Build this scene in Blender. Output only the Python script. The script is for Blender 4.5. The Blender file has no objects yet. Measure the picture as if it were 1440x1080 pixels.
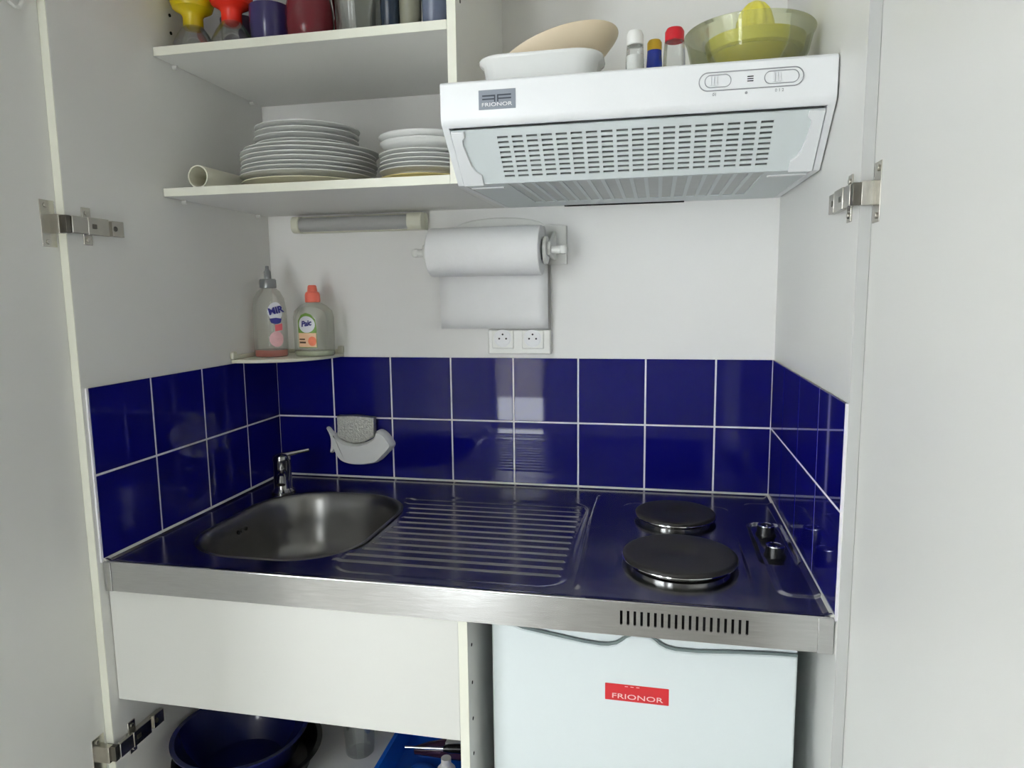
import bpy, bmesh, math, random
from math import pi, sin, cos, radians
from mathutils import Vector, Matrix
random.seed(7)
SC = bpy.context.scene
COL = SC.collection

# ------------------------------------------------------------------ materials
def lin(c):
    c = c / 255.0
    return c / 12.92 if c <= 0.04045 else ((c + 0.055) / 1.055) ** 2.4
def rgb(r, g, b): return (lin(r), lin(g), lin(b), 1)

def mat(name, col, rough=.5, metal=0.0, noise=0.0, nscale=20, bump=0.0, bscale=200, stretch=None, coat=0.0, spec=.5, trans=0.0, ior=1.45, rvar=0.0):
    m = bpy.data.materials.new(name); m.use_nodes = True
    nt = m.node_tree; b = nt.nodes['Principled BSDF']
    b.inputs['Base Color'].default_value = col
    b.inputs['Roughness'].default_value = rough
    b.inputs['Metallic'].default_value = metal
    b.inputs['Coat Weight'].default_value = coat
    b.inputs['Specular IOR Level'].default_value = spec
    b.inputs['Transmission Weight'].default_value = trans
    b.inputs['IOR'].default_value = ior
    tc = nt.nodes.new('ShaderNodeTexCoord'); mp = nt.nodes.new('ShaderNodeMapping')
    nt.links.new(tc.outputs['Object'], mp.inputs['Vector'])
    if stretch: mp.inputs['Scale'].default_value = stretch
    if noise or rvar:
        n = nt.nodes.new('ShaderNodeTexNoise'); n.inputs['Scale'].default_value = nscale; n.inputs['Detail'].default_value = 4
        nt.links.new(mp.outputs['Vector'], n.inputs['Vector'])
        if noise:
            r = nt.nodes.new('ShaderNodeMapRange'); r.inputs['To Min'].default_value = 1 - noise; r.inputs['To Max'].default_value = 1 + noise
            nt.links.new(n.outputs['Fac'], r.inputs['Value'])
            x = nt.nodes.new('ShaderNodeMix'); x.data_type = 'RGBA'; x.blend_type = 'MULTIPLY'; x.inputs['Factor'].default_value = 1
            x.inputs['A'].default_value = col
            nt.links.new(r.outputs['Result'], x.inputs['B']); nt.links.new(x.outputs['Result'], b.inputs['Base Color'])
        if rvar:
            r = nt.nodes.new('ShaderNodeMapRange'); r.inputs['To Min'].default_value = max(.02, rough - rvar); r.inputs['To Max'].default_value = rough + rvar
            nt.links.new(n.outputs['Fac'], r.inputs['Value']); nt.links.new(r.outputs['Result'], b.inputs['Roughness'])
    if bump:
        n = nt.nodes.new('ShaderNodeTexNoise'); n.inputs['Scale'].default_value = bscale
        nt.links.new(mp.outputs['Vector'], n.inputs['Vector'])
        bp = nt.nodes.new('ShaderNodeBump'); bp.inputs['Strength'].default_value = bump; bp.inputs['Distance'].default_value = .002
        nt.links.new(n.outputs['Fac'], bp.inputs['Height']); nt.links.new(bp.outputs['Normal'], b.inputs['Normal'])
    return m

def clear(name, tint, body=.06, bodycol=None, rough=.03, gl=1.0):
    """thin clear plastic or glass wall: transparent + fresnel gloss + a little milky body"""
    m = bpy.data.materials.new(name); m.use_nodes = True; nt = m.node_tree
    for n in list(nt.nodes): nt.nodes.remove(n)
    o = nt.nodes.new('ShaderNodeOutputMaterial'); t = nt.nodes.new('ShaderNodeBsdfTransparent'); t.inputs['Color'].default_value = tint
    d = nt.nodes.new('ShaderNodeBsdfDiffuse'); d.inputs['Color'].default_value = bodycol or tint
    g = nt.nodes.new('ShaderNodeBsdfGlossy'); g.inputs['Roughness'].default_value = rough
    lw = nt.nodes.new('ShaderNodeLayerWeight'); lw.inputs['Blend'].default_value = .35
    nz = nt.nodes.new('ShaderNodeTexNoise'); nz.inputs['Scale'].default_value = 30
    mr = nt.nodes.new('ShaderNodeMapRange'); mr.inputs['To Min'].default_value = body * .8; mr.inputs['To Max'].default_value = body * 1.2
    nt.links.new(nz.outputs['Fac'], mr.inputs['Value'])
    a = nt.nodes.new('ShaderNodeMixShader'); nt.links.new(mr.outputs['Result'], a.inputs['Fac'])
    nt.links.new(t.outputs[0], a.inputs[1]); nt.links.new(d.outputs[0], a.inputs[2])
    mm = nt.nodes.new('ShaderNodeMath'); mm.operation = 'MULTIPLY'; mm.inputs[1].default_value = gl * .6
    nt.links.new(lw.outputs['Fresnel'], mm.inputs[0])
    b = nt.nodes.new('ShaderNodeMixShader'); nt.links.new(mm.outputs[0], b.inputs['Fac'])
    nt.links.new(a.outputs[0], b.inputs[1]); nt.links.new(g.outputs[0], b.inputs[2])
    nt.links.new(b.outputs[0], o.inputs['Surface'])
    return m

M_WALL = mat('wall_paint', rgb(242, 241, 239), .7, noise=.02, nscale=6, bump=.05, bscale=120)
M_ROOM = mat('room_paint', rgb(230, 229, 227), .8, noise=.02, nscale=4)
M_FLOOR = mat('floor_vinyl', rgb(204, 202, 196), .45, noise=.12, nscale=9)
M_LAM = mat('white_laminate', rgb(236, 236, 233), .38, noise=.012, nscale=5, bump=.02, bscale=400)
M_LAM_SHADED = mat('white_laminate_shaded', rgb(218, 218, 213), .4, noise=.012, nscale=5)  # same white laminate, greyed: shade on the front panel put into the colour
M_EDGE_DIM = mat('white_edge_band_dim', rgb(196, 197, 196), .5, noise=.02, nscale=40)  # right-hand white edge band, dimmer light painted into its colour
M_EDGE = mat('white_edge_band', rgb(236, 236, 222), .4, noise=.02, nscale=40)
M_TILE = mat('cobalt_tile_glaze', (.0040, .0040, .128, 1), .035, noise=.12, nscale=7, spec=.36)
M_GROUT = mat('grout', rgb(238, 236, 242), .8, noise=.1, nscale=60)
M_SIL = mat('sealant', rgb(226, 226, 218), .35, noise=.08, nscale=30)
M_STEEL = mat('brushed_steel', (.60, .60, .60, 1), .2, 1, noise=.10, nscale=30, stretch=(1, 14, 14), rvar=.06)
M_DECK = mat('polished_steel', (.37, .37, .37, 1), .18, 1, noise=.08, nscale=24, rvar=.05)
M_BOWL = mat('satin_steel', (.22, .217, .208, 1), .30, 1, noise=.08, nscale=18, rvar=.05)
M_CHROME = mat('chrome', (.66, .66, .66, 1), .08, 1, noise=.03)
M_CHROME_DARK = mat('chrome_shaded', (.30, .30, .30, 1), .12, 1, noise=.05)  # chrome darkened in colour for the dim corner the tap reflects
M_NICKEL = mat('nickel', (.62, .60, .55, 1), .25, 1, noise=.1, nscale=80)
M_DARKMET = mat('dark_metal', (.16, .15, .13, 1), .35, 1, noise=.2, nscale=80)
M_IRON = mat('cast_iron', rgb(40, 38, 37), .5, 0, noise=.2, nscale=60, bump=.1, bscale=500, spec=.5)
M_BLACK = mat('black_plastic', rgb(16, 16, 18), .25, noise=.1)
M_HOLE = mat('dark_hole', rgb(22, 22, 22), .9, noise=.1)
M_HOOD = mat('hood_enamel', rgb(240, 242, 244), .3, noise=.01, nscale=8)
M_GRILLE = mat('grille_plastic', rgb(222, 229, 230), .4, noise=.01, nscale=8)
M_FILTER = mat('filter_mat', rgb(128, 132, 131), .9, noise=.18, nscale=90)
M_LENS = mat('lamp_lens', rgb(206, 210, 209), .5, noise=.06, nscale=40)
M_BADGE = mat('badge_grey', rgb(140, 146, 156), .35, .2, noise=.04)
M_BADGED = mat('badge_ink', rgb(66, 72, 84), .4, noise=.05)
M_WHITE = mat('white_print', rgb(238, 238, 240), .5, noise=.02)
M_GREYP = mat('grey_print', rgb(150, 152, 156), .5, noise=.02)
M_FRIDGE = mat('fridge_enamel', rgb(228, 236, 238), .3, noise=.01, nscale=6)
M_GASKET = mat('fridge_gasket', rgb(120, 132, 132), .6, noise=.05)
M_RED = mat('red_sticker', rgb(205, 45, 52), .35, noise=.06)
M_PINKW = mat('pale_sticker_print', rgb(245, 205, 205), .4, noise=.03)
M_PORC = mat('white_porcelain', rgb(230, 231, 229), .15, noise=.015, coat=.3)
M_CREAM = mat('cream_porcelain', rgb(225, 208, 140), .2, noise=.03, coat=.3)
M_IVORY = mat('ivory_porcelain', rgb(226, 222, 196), .2, noise=.03, coat=.3)
M_PAPER = mat('paper_towel', rgb(240, 240, 240), .9, noise=.02, nscale=40, bump=.15, bscale=250)
M_TUBE = mat('rolled_card', rgb(226, 224, 208), .7, noise=.03)
M_PLW = mat('white_plastic', rgb(236, 236, 232), .35, noise=.01)
M_PLC = mat('ivory_plastic', rgb(222, 221, 203), .35, noise=.02)
M_DIFF = mat('lamp_diffuser', rgb(176, 176, 174), .3, noise=.05, nscale=30, stretch=(2, 20, 20))
M_BEIGE = mat('beige_ceramic', rgb(228, 211, 184), .35, noise=.05, nscale=12)
M_SALT = mat('salt', rgb(240, 240, 238), .9, noise=.03, nscale=200)
M_BLUEJ = mat('blue_jar_plastic', rgb(28, 52, 150), .25, noise=.05)
M_GOLD = mat('yellow_cap', rgb(196, 160, 40), .35, noise=.05)
M_REDC = mat('red_cap', rgb(190, 18, 36), .3, noise=.04)
M_YEL = mat('yellow_plastic', rgb(226, 216, 90), .35, noise=.03)
M_YELD = mat('amber_plastic', rgb(190, 176, 62), .4, noise=.04)
M_YELC = mat('yellow_cup_plastic', rgb(204, 180, 16), .25, noise=.05)
M_REDCUP = mat('red_cup_plastic', rgb(220, 40, 20), .25, noise=.05)
M_PURP = mat('purple_glaze', rgb(52, 46, 90), .18, noise=.1, nscale=8)
M_MAROON = mat('maroon_glaze', rgb(104, 30, 40), .2, noise=.12, nscale=8)
M_GREEN = mat('green_glaze', rgb(30, 86, 62), .25, noise=.1)
M_AUB = mat('aubergine_glaze', rgb(62, 40, 62), .25, noise=.1)
M_DKBLUE = mat('dark_blue_glaze', rgb(34, 46, 62), .2, noise=.15, nscale=15)
M_BLUEG = mat('blue_grey_glaze', rgb(98, 106, 126), .25, noise=.15, nscale=30)
M_NAVY = mat('navy_band', rgb(34, 40, 120), .3, noise=.1)
M_STONE = mat('stoneware', rgb(128, 127, 110), .4, noise=.08, nscale=25)
M_SPONGE = mat('metal_scourer', (.55, .55, .50, 1), .35, .85, noise=.5, nscale=220, bump=1.0, bscale=260)
M_FISH = mat('fish_ceramic', rgb(242, 243, 242), .3, noise=.02)
M_CORAL = mat('coral_cap', rgb(240, 118, 98), .35, noise=.04)
M_CAPG = mat('grey_cap', rgb(150, 152, 152), .3, .5, noise=.05)
M_LOGOB = mat('logo_blue', rgb(44, 44, 130), .4, noise=.05)
M_LABW = mat('label_white', rgb(232, 232, 238), .4, noise=.02)
M_LABP = mat('label_pink', rgb(214, 168, 172), .4, noise=.15, nscale=120)
M_LABR = mat('label_rose', rgb(214, 96, 104), .4, noise=.1, nscale=120)
M_LABG = mat('label_green', rgb(120, 158, 70), .4, noise=.1, nscale=60)
M_LABO = mat('label_peach', rgb(238, 196, 160), .4, noise=.08, nscale=60)
M_ORANGE = mat('peach_print', rgb(240, 128, 92), .4, noise=.15, nscale=90)
M_BROWN = mat('brown_print', rgb(90, 66, 50), .5, noise=.1)
M_SOAP = mat('rose_soap', rgb(196, 108, 100), .15, noise=.08)
M_SOAPG = mat('pale_soap', rgb(190, 196, 170), .15, noise=.05)
M_BLUEBOX = mat('blue_tray_plastic', rgb(14, 92, 200), .25, noise=.05)
M_NAVYG = mat('navy_enamel', rgb(20, 26, 76), .12, noise=.1)
M_BLKPAN = mat('black_enamel', rgb(24, 24, 26), .25, noise=.1)
M_TOOLW = mat('tool_label', rgb(206, 204, 200), .5, noise=.05)
M_OLIVE = mat('olive_plastic', rgb(92, 110, 40), .4, noise=.1)
M_CLEAR = clear('clear_glass', (.96, .97, .96, 1), .04, (.78, .80, .78, 1))
M_CLEARP = clear('clear_bottle_plastic', (.965, .97, .945, 1), .13, (.74, .76, .70, 1), .12, .8)
M_GLASSY = clear('olive_glass', (.94, .95, .84, 1), .15, (.52, .55, .30, 1), .04, 1.1)
M_PANE = clear('window_glass', (.97, .98, .98, 1), .0, None, .01)
M_WFRAME = mat('window_frame_paint', rgb(232, 232, 230), .4, noise=.02)

M_BLIND = bpy.data.materials.new('blind_fabric'); M_BLIND.use_nodes = True
_nt = M_BLIND.node_tree; _nt.nodes.remove(_nt.nodes['Principled BSDF'])
_d = _nt.nodes.new('ShaderNodeBsdfDiffuse'); _d.inputs['Color'].default_value = rgb(150, 148, 140)
_t = _nt.nodes.new('ShaderNodeBsdfTranslucent'); _t.inputs['Color'].default_value = rgb(244, 240, 232)
_n = _nt.nodes.new('ShaderNodeTexNoise'); _n.inputs['Scale'].default_value = 60
_r = _nt.nodes.new('ShaderNodeMapRange'); _r.inputs['To Min'].default_value = .72; _r.inputs['To Max'].default_value = .80
_x = _nt.nodes.new('ShaderNodeMixShader'); _nt.links.new(_n.outputs['Fac'], _r.inputs['Value']); _nt.links.new(_r.outputs['Result'], _x.inputs['Fac'])
_nt.links.new(_d.outputs[0], _x.inputs[1]); _nt.links.new(_t.outputs[0], _x.inputs[2]); _nt.links.new(_x.outputs[0], _nt.nodes['Material Output'].inputs['Surface'])

# ------------------------------------------------------------------ mesh helpers
def bmn(): return bmesh.new()
def box(bm, x0, x1, y0, y1, z0, z1):
    v = [bm.verts.new((x, y, z)) for x in (x0, x1) for y in (y0, y1) for z in (z0, z1)]
    for f in ((0, 1, 3, 2), (4, 6, 7, 5), (0, 4, 5, 1), (2, 3, 7, 6), (0, 2, 6, 4), (1, 5, 7, 3)):
        bm.faces.new([v[i] for i in f])
    return bm
def frame(d):
    d = Vector(d).normalized()
    a = Vector((0, 0, 1)) if abs(d.z) < .9 else Vector((1, 0, 0))
    u = d.cross(a).normalized(); return d, u, d.cross(u).normalized()
def cyl(bm, p0, p1, r0, r1=None, n=28, c0=True, c1=True):
    p0 = Vector(p0); p1 = Vector(p1); r1 = r0 if r1 is None else r1
    d, u, w = frame(p1 - p0); A = []; B = []
    for i in range(n):
        a = 2 * pi * i / n; q = u * cos(a) + w * sin(a)
        A.append(bm.verts.new(p0 + q * r0)); B.append(bm.verts.new(p1 + q * r1))
    for i in range(n):
        j = (i + 1) % n; bm.faces.new((A[i], A[j], B[j], B[i]))
    if c0: bm.faces.new(A[::-1])
    if c1: bm.faces.new(B)
    return bm
def lathe(bm, prof, c=(0, 0, 0), n=40, sx=1, sy=1, lobes=0, amp=0, zax=None, squash=None):
    """revolve (r, z) profile about z at c"""
    c = Vector(c); rings = []
    for r, z in prof:
        if r < 1e-6:
            rings.append([bm.verts.new(c + Vector((0, 0, z)))])
        else:
            R = []
            for i in range(n):
                a = 2 * pi * i / n; k = r * (1 + (amp * cos(lobes * a) if lobes else 0))
                R.append(bm.verts.new(c + Vector((k * cos(a) * sx, k * sin(a) * sy, z))))
            rings.append(R)
    for A, B in zip(rings, rings[1:]):
        if len(A) == 1 and len(B) == 1: continue
        for i in range(n):
            j = (i + 1) % n
            if len(A) == 1: bm.faces.new((A[0], B[j], B[i]))
            elif len(B) == 1: bm.faces.new((A[i], A[j], B[0]))
            else: bm.faces.new((A[i], A[j], B[j], B[i]))
    return bm
def tube(bm, pts, r, n=12, cap=True):
    pts = [Vector(p) for p in pts]; rings = []; pu = None
    for i, p in enumerate(pts):
        t = (pts[min(i + 1, len(pts) - 1)] - pts[max(i - 1, 0)])
        d, u, w = frame(t)
        if pu is not None:
            u = (pu - d * pu.dot(d)).normalized(); w = d.cross(u)
        pu = u; rr = r[i] if isinstance(r, (list, tuple)) else r
        rings.append([bm.verts.new(p + (u * cos(2 * pi * k / n) + w * sin(2 * pi * k / n)) * rr) for k in range(n)])
    for A, B in zip(rings, rings[1:]):
        for k in range(n):
            j = (k + 1) % n; bm.faces.new((A[k], A[j], B[j], B[k]))
    if cap: bm.faces.new(rings[0][::-1]); bm.faces.new(rings[-1])
    return bm
def prism(bm, pts, f0, f1):
    """polygon pts (a, b) mapped to 3-D by f0 and f1 (two ends)"""
    A = [bm.verts.new(f0(*p)) for p in pts]; B = [bm.verts.new(f1(*p)) for p in pts]
    n = len(pts)
    for i in range(n):
        j = (i + 1) % n; bm.faces.new((A[i], A[j], B[j], B[i]))
    bm.faces.new(A[::-1]); bm.faces.new(B)
    return bm
def rrect(cx, cy, hx, hy, r, n=8):
    r = min(r, hx, hy); P = []
    for (sx, sy, a0) in ((1, 1, 0), (-1, 1, 90), (-1, -1, 180), (1, -1, 270)):
        for i in range(n + 1):
            a = radians(a0 + 90 * i / n); P.append((cx + sx * (hx - r) + r * cos(a), cy + sy * (hy - r) + r * sin(a)))
    return P
def plate_holes(bm, us, vs, hole, f, t):
    """sheet over the grid us x vs with square holes; f(u, v, depth) -> point; thickness t"""
    V = {}
    def vv(i, j, k):
        if (i, j, k) not in V: V[(i, j, k)] = bm.verts.new(f(us[i], vs[j], k * t))
        return V[(i, j, k)]
    nu, nv = len(us) - 1, len(vs) - 1
    solid = lambda i, j: 0 <= i < nu and 0 <= j < nv and not hole(i, j)
    for i in range(nu):
        for j in range(nv):
            if not solid(i, j): continue
            for k in (0, 1): bm.faces.new([vv(i, j, k), vv(i + 1, j, k), vv(i + 1, j + 1, k), vv(i, j + 1, k)])
            for (di, dj, a, b) in ((-1, 0, (i, j), (i, j + 1)), (1, 0, (i + 1, j), (i + 1, j + 1)), (0, -1, (i, j), (i + 1, j)), (0, 1, (i, j + 1), (i + 1, j + 1))):
                if not solid(i + di, j + dj): bm.faces.new([vv(*a, 0), vv(*b, 0), vv(*b, 1), vv(*a, 1)])
    return bm
def text_bm(bm, s, size, M, sx=1.0, extrude=.0003, shear=0.0, align='CENTER', bold=0.0):
    cu = bpy.data.curves.new('t', 'FONT'); cu.body = s; cu.size = size; cu.extrude = extrude; cu.align_x = align; cu.align_y = 'CENTER'; cu.shear = shear; cu.offset = bold
    cu.resolution_u = 3
    o = bpy.data.objects.new('t', cu); COL.objects.link(o)
    dg = bpy.context.evaluated_depsgraph_get(); me = bpy.data.meshes.new_from_object(o.evaluated_get(dg))
    me.transform(M @ Matrix.Diagonal((sx, 1, 1, 1)))
    bm.from_mesh(me); bpy.data.objects.remove(o); bpy.data.curves.remove(cu); bpy.data.meshes.remove(me)
    return bm
def basis(o, right, up):
    right = Vector(right).normalized(); up = Vector(up); up = (up - right * up.dot(right)).normalized(); n = right.cross(up)
    m = Matrix((right, up, n)).transposed().to_4x4(); m.translation = Vector(o); return m

WL = {}
def obj(name, bm, m, parent=None, bevel=0, ang=35, base=None, seg=2, smooth=True):
    bmesh.ops.recalc_face_normals(bm, faces=bm.faces)
    me = bpy.data.meshes.new(name); 
    if base is not None: bmesh.ops.translate(bm, verts=bm.verts, vec=-Vector(base))
    bm.to_mesh(me); bm.free(); me.materials.append(m)
    if smooth:
        me.shade_smooth(); me.set_sharp_from_angle(angle=radians(ang))
    o = bpy.data.objects.new(name, me); COL.objects.link(o)
    if base is not None: o.location = base
    if parent is not None:
        o.parent = parent; o.location = -WL.get(parent.name, Vector())
    WL[o.name] = Vector(base) if base is not None else Vector()
    if bevel:
        b = o.modifiers.new('bevel', 'BEVEL'); b.width = bevel; b.segments = seg; b.limit_method = 'ANGLE'; b.angle_limit = radians(40)
    return o
def each(name, bm, m, parent, bevel=0):
    """every loose piece of bm becomes a part of its own"""
    bm.verts.ensure_lookup_table(); seen = set(); out = []
    for v in list(bm.verts):
        if v in seen: continue
        st = [v]; isl = []
        seen.add(v)
        while st:
            q = st.pop(); isl.append(q)
            for e_ in q.link_edges:
                o_ = e_.other_vert(q)
                if o_ not in seen: seen.add(o_); st.append(o_)
        nb = bmesh.new(); mp = {q: nb.verts.new(q.co) for q in isl}
        for f in {f for q in isl for f in q.link_faces}: nb.faces.new([mp[q] for q in f.verts])
        out.append(obj(name, nb, m, parent, bevel))
    bm.free(); return out
def tag(o, label, cat, group=None):
    o['label'] = label; o['category'] = cat
    if group: o['group'] = group
    return o
def thing(name, label, cat, loc=(0, 0, 0), group=None):
    o = bpy.data.objects.new(name, None); COL.objects.link(o); o.location = loc; o.empty_display_size = .05
    WL[o.name] = Vector(loc); return tag(o, label, cat, group)
def struct(name, bm, m, parent=None, bevel=0):
    o = obj(name, bm, m, parent, bevel)
    if parent is None: o['kind'] = 'structure'
    return o
def dup(root, loc, label=None):
    r = root.copy(); COL.objects.link(r); r.location = loc
    if label: r['label'] = label
    for ch in list(root.children):
        c = ch.copy(); COL.objects.link(c); c.parent = r
        for g in ch.children:
            d = g.copy(); COL.objects.link(d); d.parent = c
    return r

# ------------------------------------------------------------------ the room
W = 1.192; T = .016; TOP = 2.10
RX0, RX1, RY, RZ = -2.95, 2.35, -2.70, 2.50
struct('floor', box(bmn(), RX0 - .1, RX1 + .1, RY - .1, .1, -.06, 0), M_FLOOR)
struct('ceiling', box(bmn(), RX0 - .1, RX1 + .1, RY - .1, .1, RZ, RZ + .06), M_ROOM)
struct('wall_back', box(bmn(), RX0 - .1, RX1 + .1, 0, .1, 0, RZ), M_WALL)
struct('wall_left', box(bmn(), RX0 - .1, RX0, RY, 0, 0, RZ), M_ROOM)
struct('wall_right', box(bmn(), RX1, RX1 + .1, RY, 0, 0, RZ), M_ROOM)
WIN = [(-2.60, -.55, .55, 2.20), (-.10, .27, .06, 1.75)]
bm = bmn()
for x0, x1, z0, z1 in ((RX0 - .1, -2.60, 0, RZ), (-.55, -.10, 0, RZ), (.27, RX1 + .1, 0, RZ), (-2.60, -.55, 0, .55), (-2.60, -.55, 2.20, RZ), (-.10, .27, 0, .06), (-.10, .27, 1.75, RZ)):
    box(bm, x0, x1, RY - .1, RY, z0, z1)
struct('wall_front', bm, M_ROOM)
for k, (x0, x1, z0, z1) in enumerate(WIN):
    bm = bmn(); t = .035
    box(bm, x0, x1, RY - .09, RY - .04, z0, z0 + t); box(bm, x0, x1, RY - .09, RY - .04, z1 - t, z1)
    box(bm, x0, x0 + t, RY - .09, RY - .04, z0 + t, z1 - t); box(bm, x1 - t, x1, RY - .09, RY - .04, z0 + t, z1 - t)
    if k == 0: box(bm, (x0 + x1) / 2 - .025, (x0 + x1) / 2 + .025, RY - .09, RY - .04, z0 + t, z1 - t)
    else: box(bm, x0, x1, RY - .09, RY - .04, 1.05, 1.09); box(bm, x0, x1, RY - .09, RY - .04, .49, .54)
    w = struct('window_%d' % (k + 1), bm, M_WFRAME)
    obj('pane', box(bmn(), x0 + t, x1 - t, RY - .068, RY - .064, z0 + t, z1 - t), M_PANE, w)
    if k == 1:
        obj('privacy_screen', box(bmn(), x0 + .005, x1 - .005, RY - .030, RY - .028, .70, 1.06), M_BLIND, w)
    li = bpy.data.lights.new('window_portal', 'AREA'); li.shape = 'RECTANGLE'; li.size = x1 - x0; li.size_y = z1 - z0; li.cycles.is_portal = True
    lo = bpy.data.objects.new('window_portal', li); COL.objects.link(lo); lo.location = ((x0 + x1) / 2, RY - .10, (z0 + z1) / 2); lo.rotation_euler = (radians(90), 0, 0)
    lo.rotation_euler = (radians(90), 0, pi)

# ------------------------------------------------------------------ cabinet
cab = thing('kitchenette_cupboard', 'white laminate fitted cupboard with both doors open around the sink and stove', 'cupboard', (W / 2, -.3, 0))
e = .001
obj('side_panel', box(bmn(), -T, -e, -.612, -.001, .0, TOP), M_LAM, cab, .0008)
obj('side_panel', box(bmn(), W + e, W + T, -.612, -.001, .0, TOP), M_LAM, cab, .0008)
for x0, x1 in ((-T, -e), (W + e, W + T)):
    obj('edge_band', box(bmn(), x0, x1, -.6135, -.6121, .0, TOP), M_EDGE if x0 < .5 else M_EDGE_DIM, cab, .0005)
obj('top_panel', box(bmn(), 0, W, -.612, -.001, TOP - T, TOP), M_LAM, cab)
obj('plinth', box(bmn(), 0, .64, -.56, -.54, 0, .1), M_LAM, cab)
def shelf(z, x0, x1, y0):
    s = obj('shelf', box(bmn(), x0, x1, y0, -.001, z, z + T), M_LAM, cab)
    obj('edge_band', box(bmn(), x0, x1, y0 - .0012, y0, z, z + T), M_EDGE, s, .0004)
    return s
shelf(1.8155, e, .579, -.374)
shelf(1.556, e, .579, -.374)
d = obj('divider', box(bmn(), .5795, .5955, -.374, -.001, 1.556, TOP - T - .0005), M_LAM, cab)
obj('edge_band', box(bmn(), .5795, .5955, -.3752, -.374, 1.556, TOP - T - .0005), M_EDGE, d, .0004)
shelf(.404, e, .640, -.55)
obj('floor_panel', box(bmn(), e, .640, -.56, -.001, .1, .116), M_LAM, cab)
d = obj('support_panel', box(bmn(), .641, .656, -.594, -.001, 0, .852), M_LAM, cab)
obj('edge_band', box(bmn(), .641, .656, -.5955, -.594, 0, .852), M_EDGE, d, .0004)
bm = bmn()
for z in (.80, .735, .672, .61, .545): cyl(bm, (.656, -.572, z), (.6566, -.572, z), .0028, n=14)
each('peg_hole', bm, M_HOLE, d)
obj('front_panel', box(bmn(), .0005, .6405, -.594, -.578, .6445, .8525), M_LAM_SHADED, cab, .001)
# peg holes and shelf pegs of the upper part
bm = bmn()
for z in (1.975, 1.94, 1.909, 1.876): cyl(bm, (-.0012, -.318, z), (.0003, -.318, z), .0032, n=14)
each('peg_hole', bm, M_HOLE, cab)
bm = bmn()
for y in (-.318, -.05):
    for z in (1.8115, 1.552): cyl(bm, (-.001, y, z), (.009, y, z), .0045, .0035, n=16)
each('shelf_peg', bm, M_PLW, cab, .0006)
bm = bmn()
for z in (1.87, 1.905, 1.94): cyl(bm, (.5955, -.345, z), (.5961, -.345, z), .003, n=14)
each('peg_hole', bm, M_HOLE, cab)

def hinge(z, s, parent, metal, dark):
    """s=+1 left door, -1 right door; u = distance out from the side panel into the cupboard"""
    X = (lambda u: -e + u) if s > 0 else (lambda u: W + e - u)
    def bx(bm, u0, u1, y0, y1, z0, z1):
        a, b = sorted((X(u0), X(u1))); box(bm, a, b, y0, y1, z0, z1)
    bm = bmn()
    bx(bm, 0, .0025, -.580, -.562, z - .031, z + .031)            # wing plate on the side panel
    bx(bm, 0, .008, -.585, -.503, z - .0125, z + .0125)           # rail
    bx(bm, .008, .0135, -.580, -.535, z - .0145, z + .0145)       # arm cover
    bx(bm, .006, .0125, -.612, -.578, z - .0138, z + .0138)       # arm
    bx(bm, .0035, .012, -.526, -.499, z - .0135, z + .0135)
    for k in (-1, 1):
        cyl(bm, (X(.002), -.571, z + k * .022), (X(.0045), -.571, z + k * .022), .0042, n=16)
    h = obj('hinge', bm, metal, parent, .0008)
    bm = bmn()
    bx(bm, .0125, .0140, -.572, -.562, z - .004, z + .004)
    cyl(bm, (X(.012), -.519, z), (X(.0128), -.519, z), .0045, n=16)
    bx(bm, -.012, .011, -.6225, -.6135, z - .0140, z + .0140)     # knuckle over the panel edge
    each('hinge_fitting', bm, dark, h, .0006)
    bm = bmn()
    bx(bm, -.017, -.0145, -.645, -.6175, z - .037, z + .037)       # cup flange on the door
    cyl(bm, (X(-.0165), -.634, z - .029), (X(-.0125), -.634, z - .029), .004, n=16)
    cyl(bm, (X(-.0165), -.634, z + .029), (X(-.0125), -.634, z + .029), .004, n=16)
    bx(bm, -.016, .002, -.628, -.616, z - .015, z + .015)
    for k in (-1, 1): tube(bm, [(X(-.014), -.627, z + k * .010), (X(-.004), -.6235, z + k * .010), (X(.007), -.612, z + k * .010)], .0016, n=8)
    obj('hinge_cup', bm, metal, h, .0006)
    return h
dl = obj('door', box(bmn(), -.0325, -.0165, -1.212, -.606, .05, TOP), M_LAM, cab, .001)
hinge(1.482, 1, dl, M_NICKEL, M_DARKMET); hinge(.556, 1, dl, M_NICKEL, M_DARKMET)
bm = bmn()
tube(bm, [(-.0175, -.672, 1.86), (-.012, -.672, 1.855), (-.011, -.672, 1.815), (-.0105, -.668, 1.803), (-.0105, -.660, 1.799), (-.0105, -.650, 1.801), (-.011, -.644, 1.812), (-.012, -.643, 1.855), (-.0175, -.643, 1.86)], .0032, n=10)
obj('hook', bm, M_PLW, dl)
dr = obj('door', box(bmn(), W + .0165, W + .0325, -1.212, -.606, .05, TOP), M_LAM, cab, .001)
hinge(1.482, -1, dr, M_NICKEL, M_DARKMET); hinge(.40, -1, dr, M_NICKEL, M_DARKMET)

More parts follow.
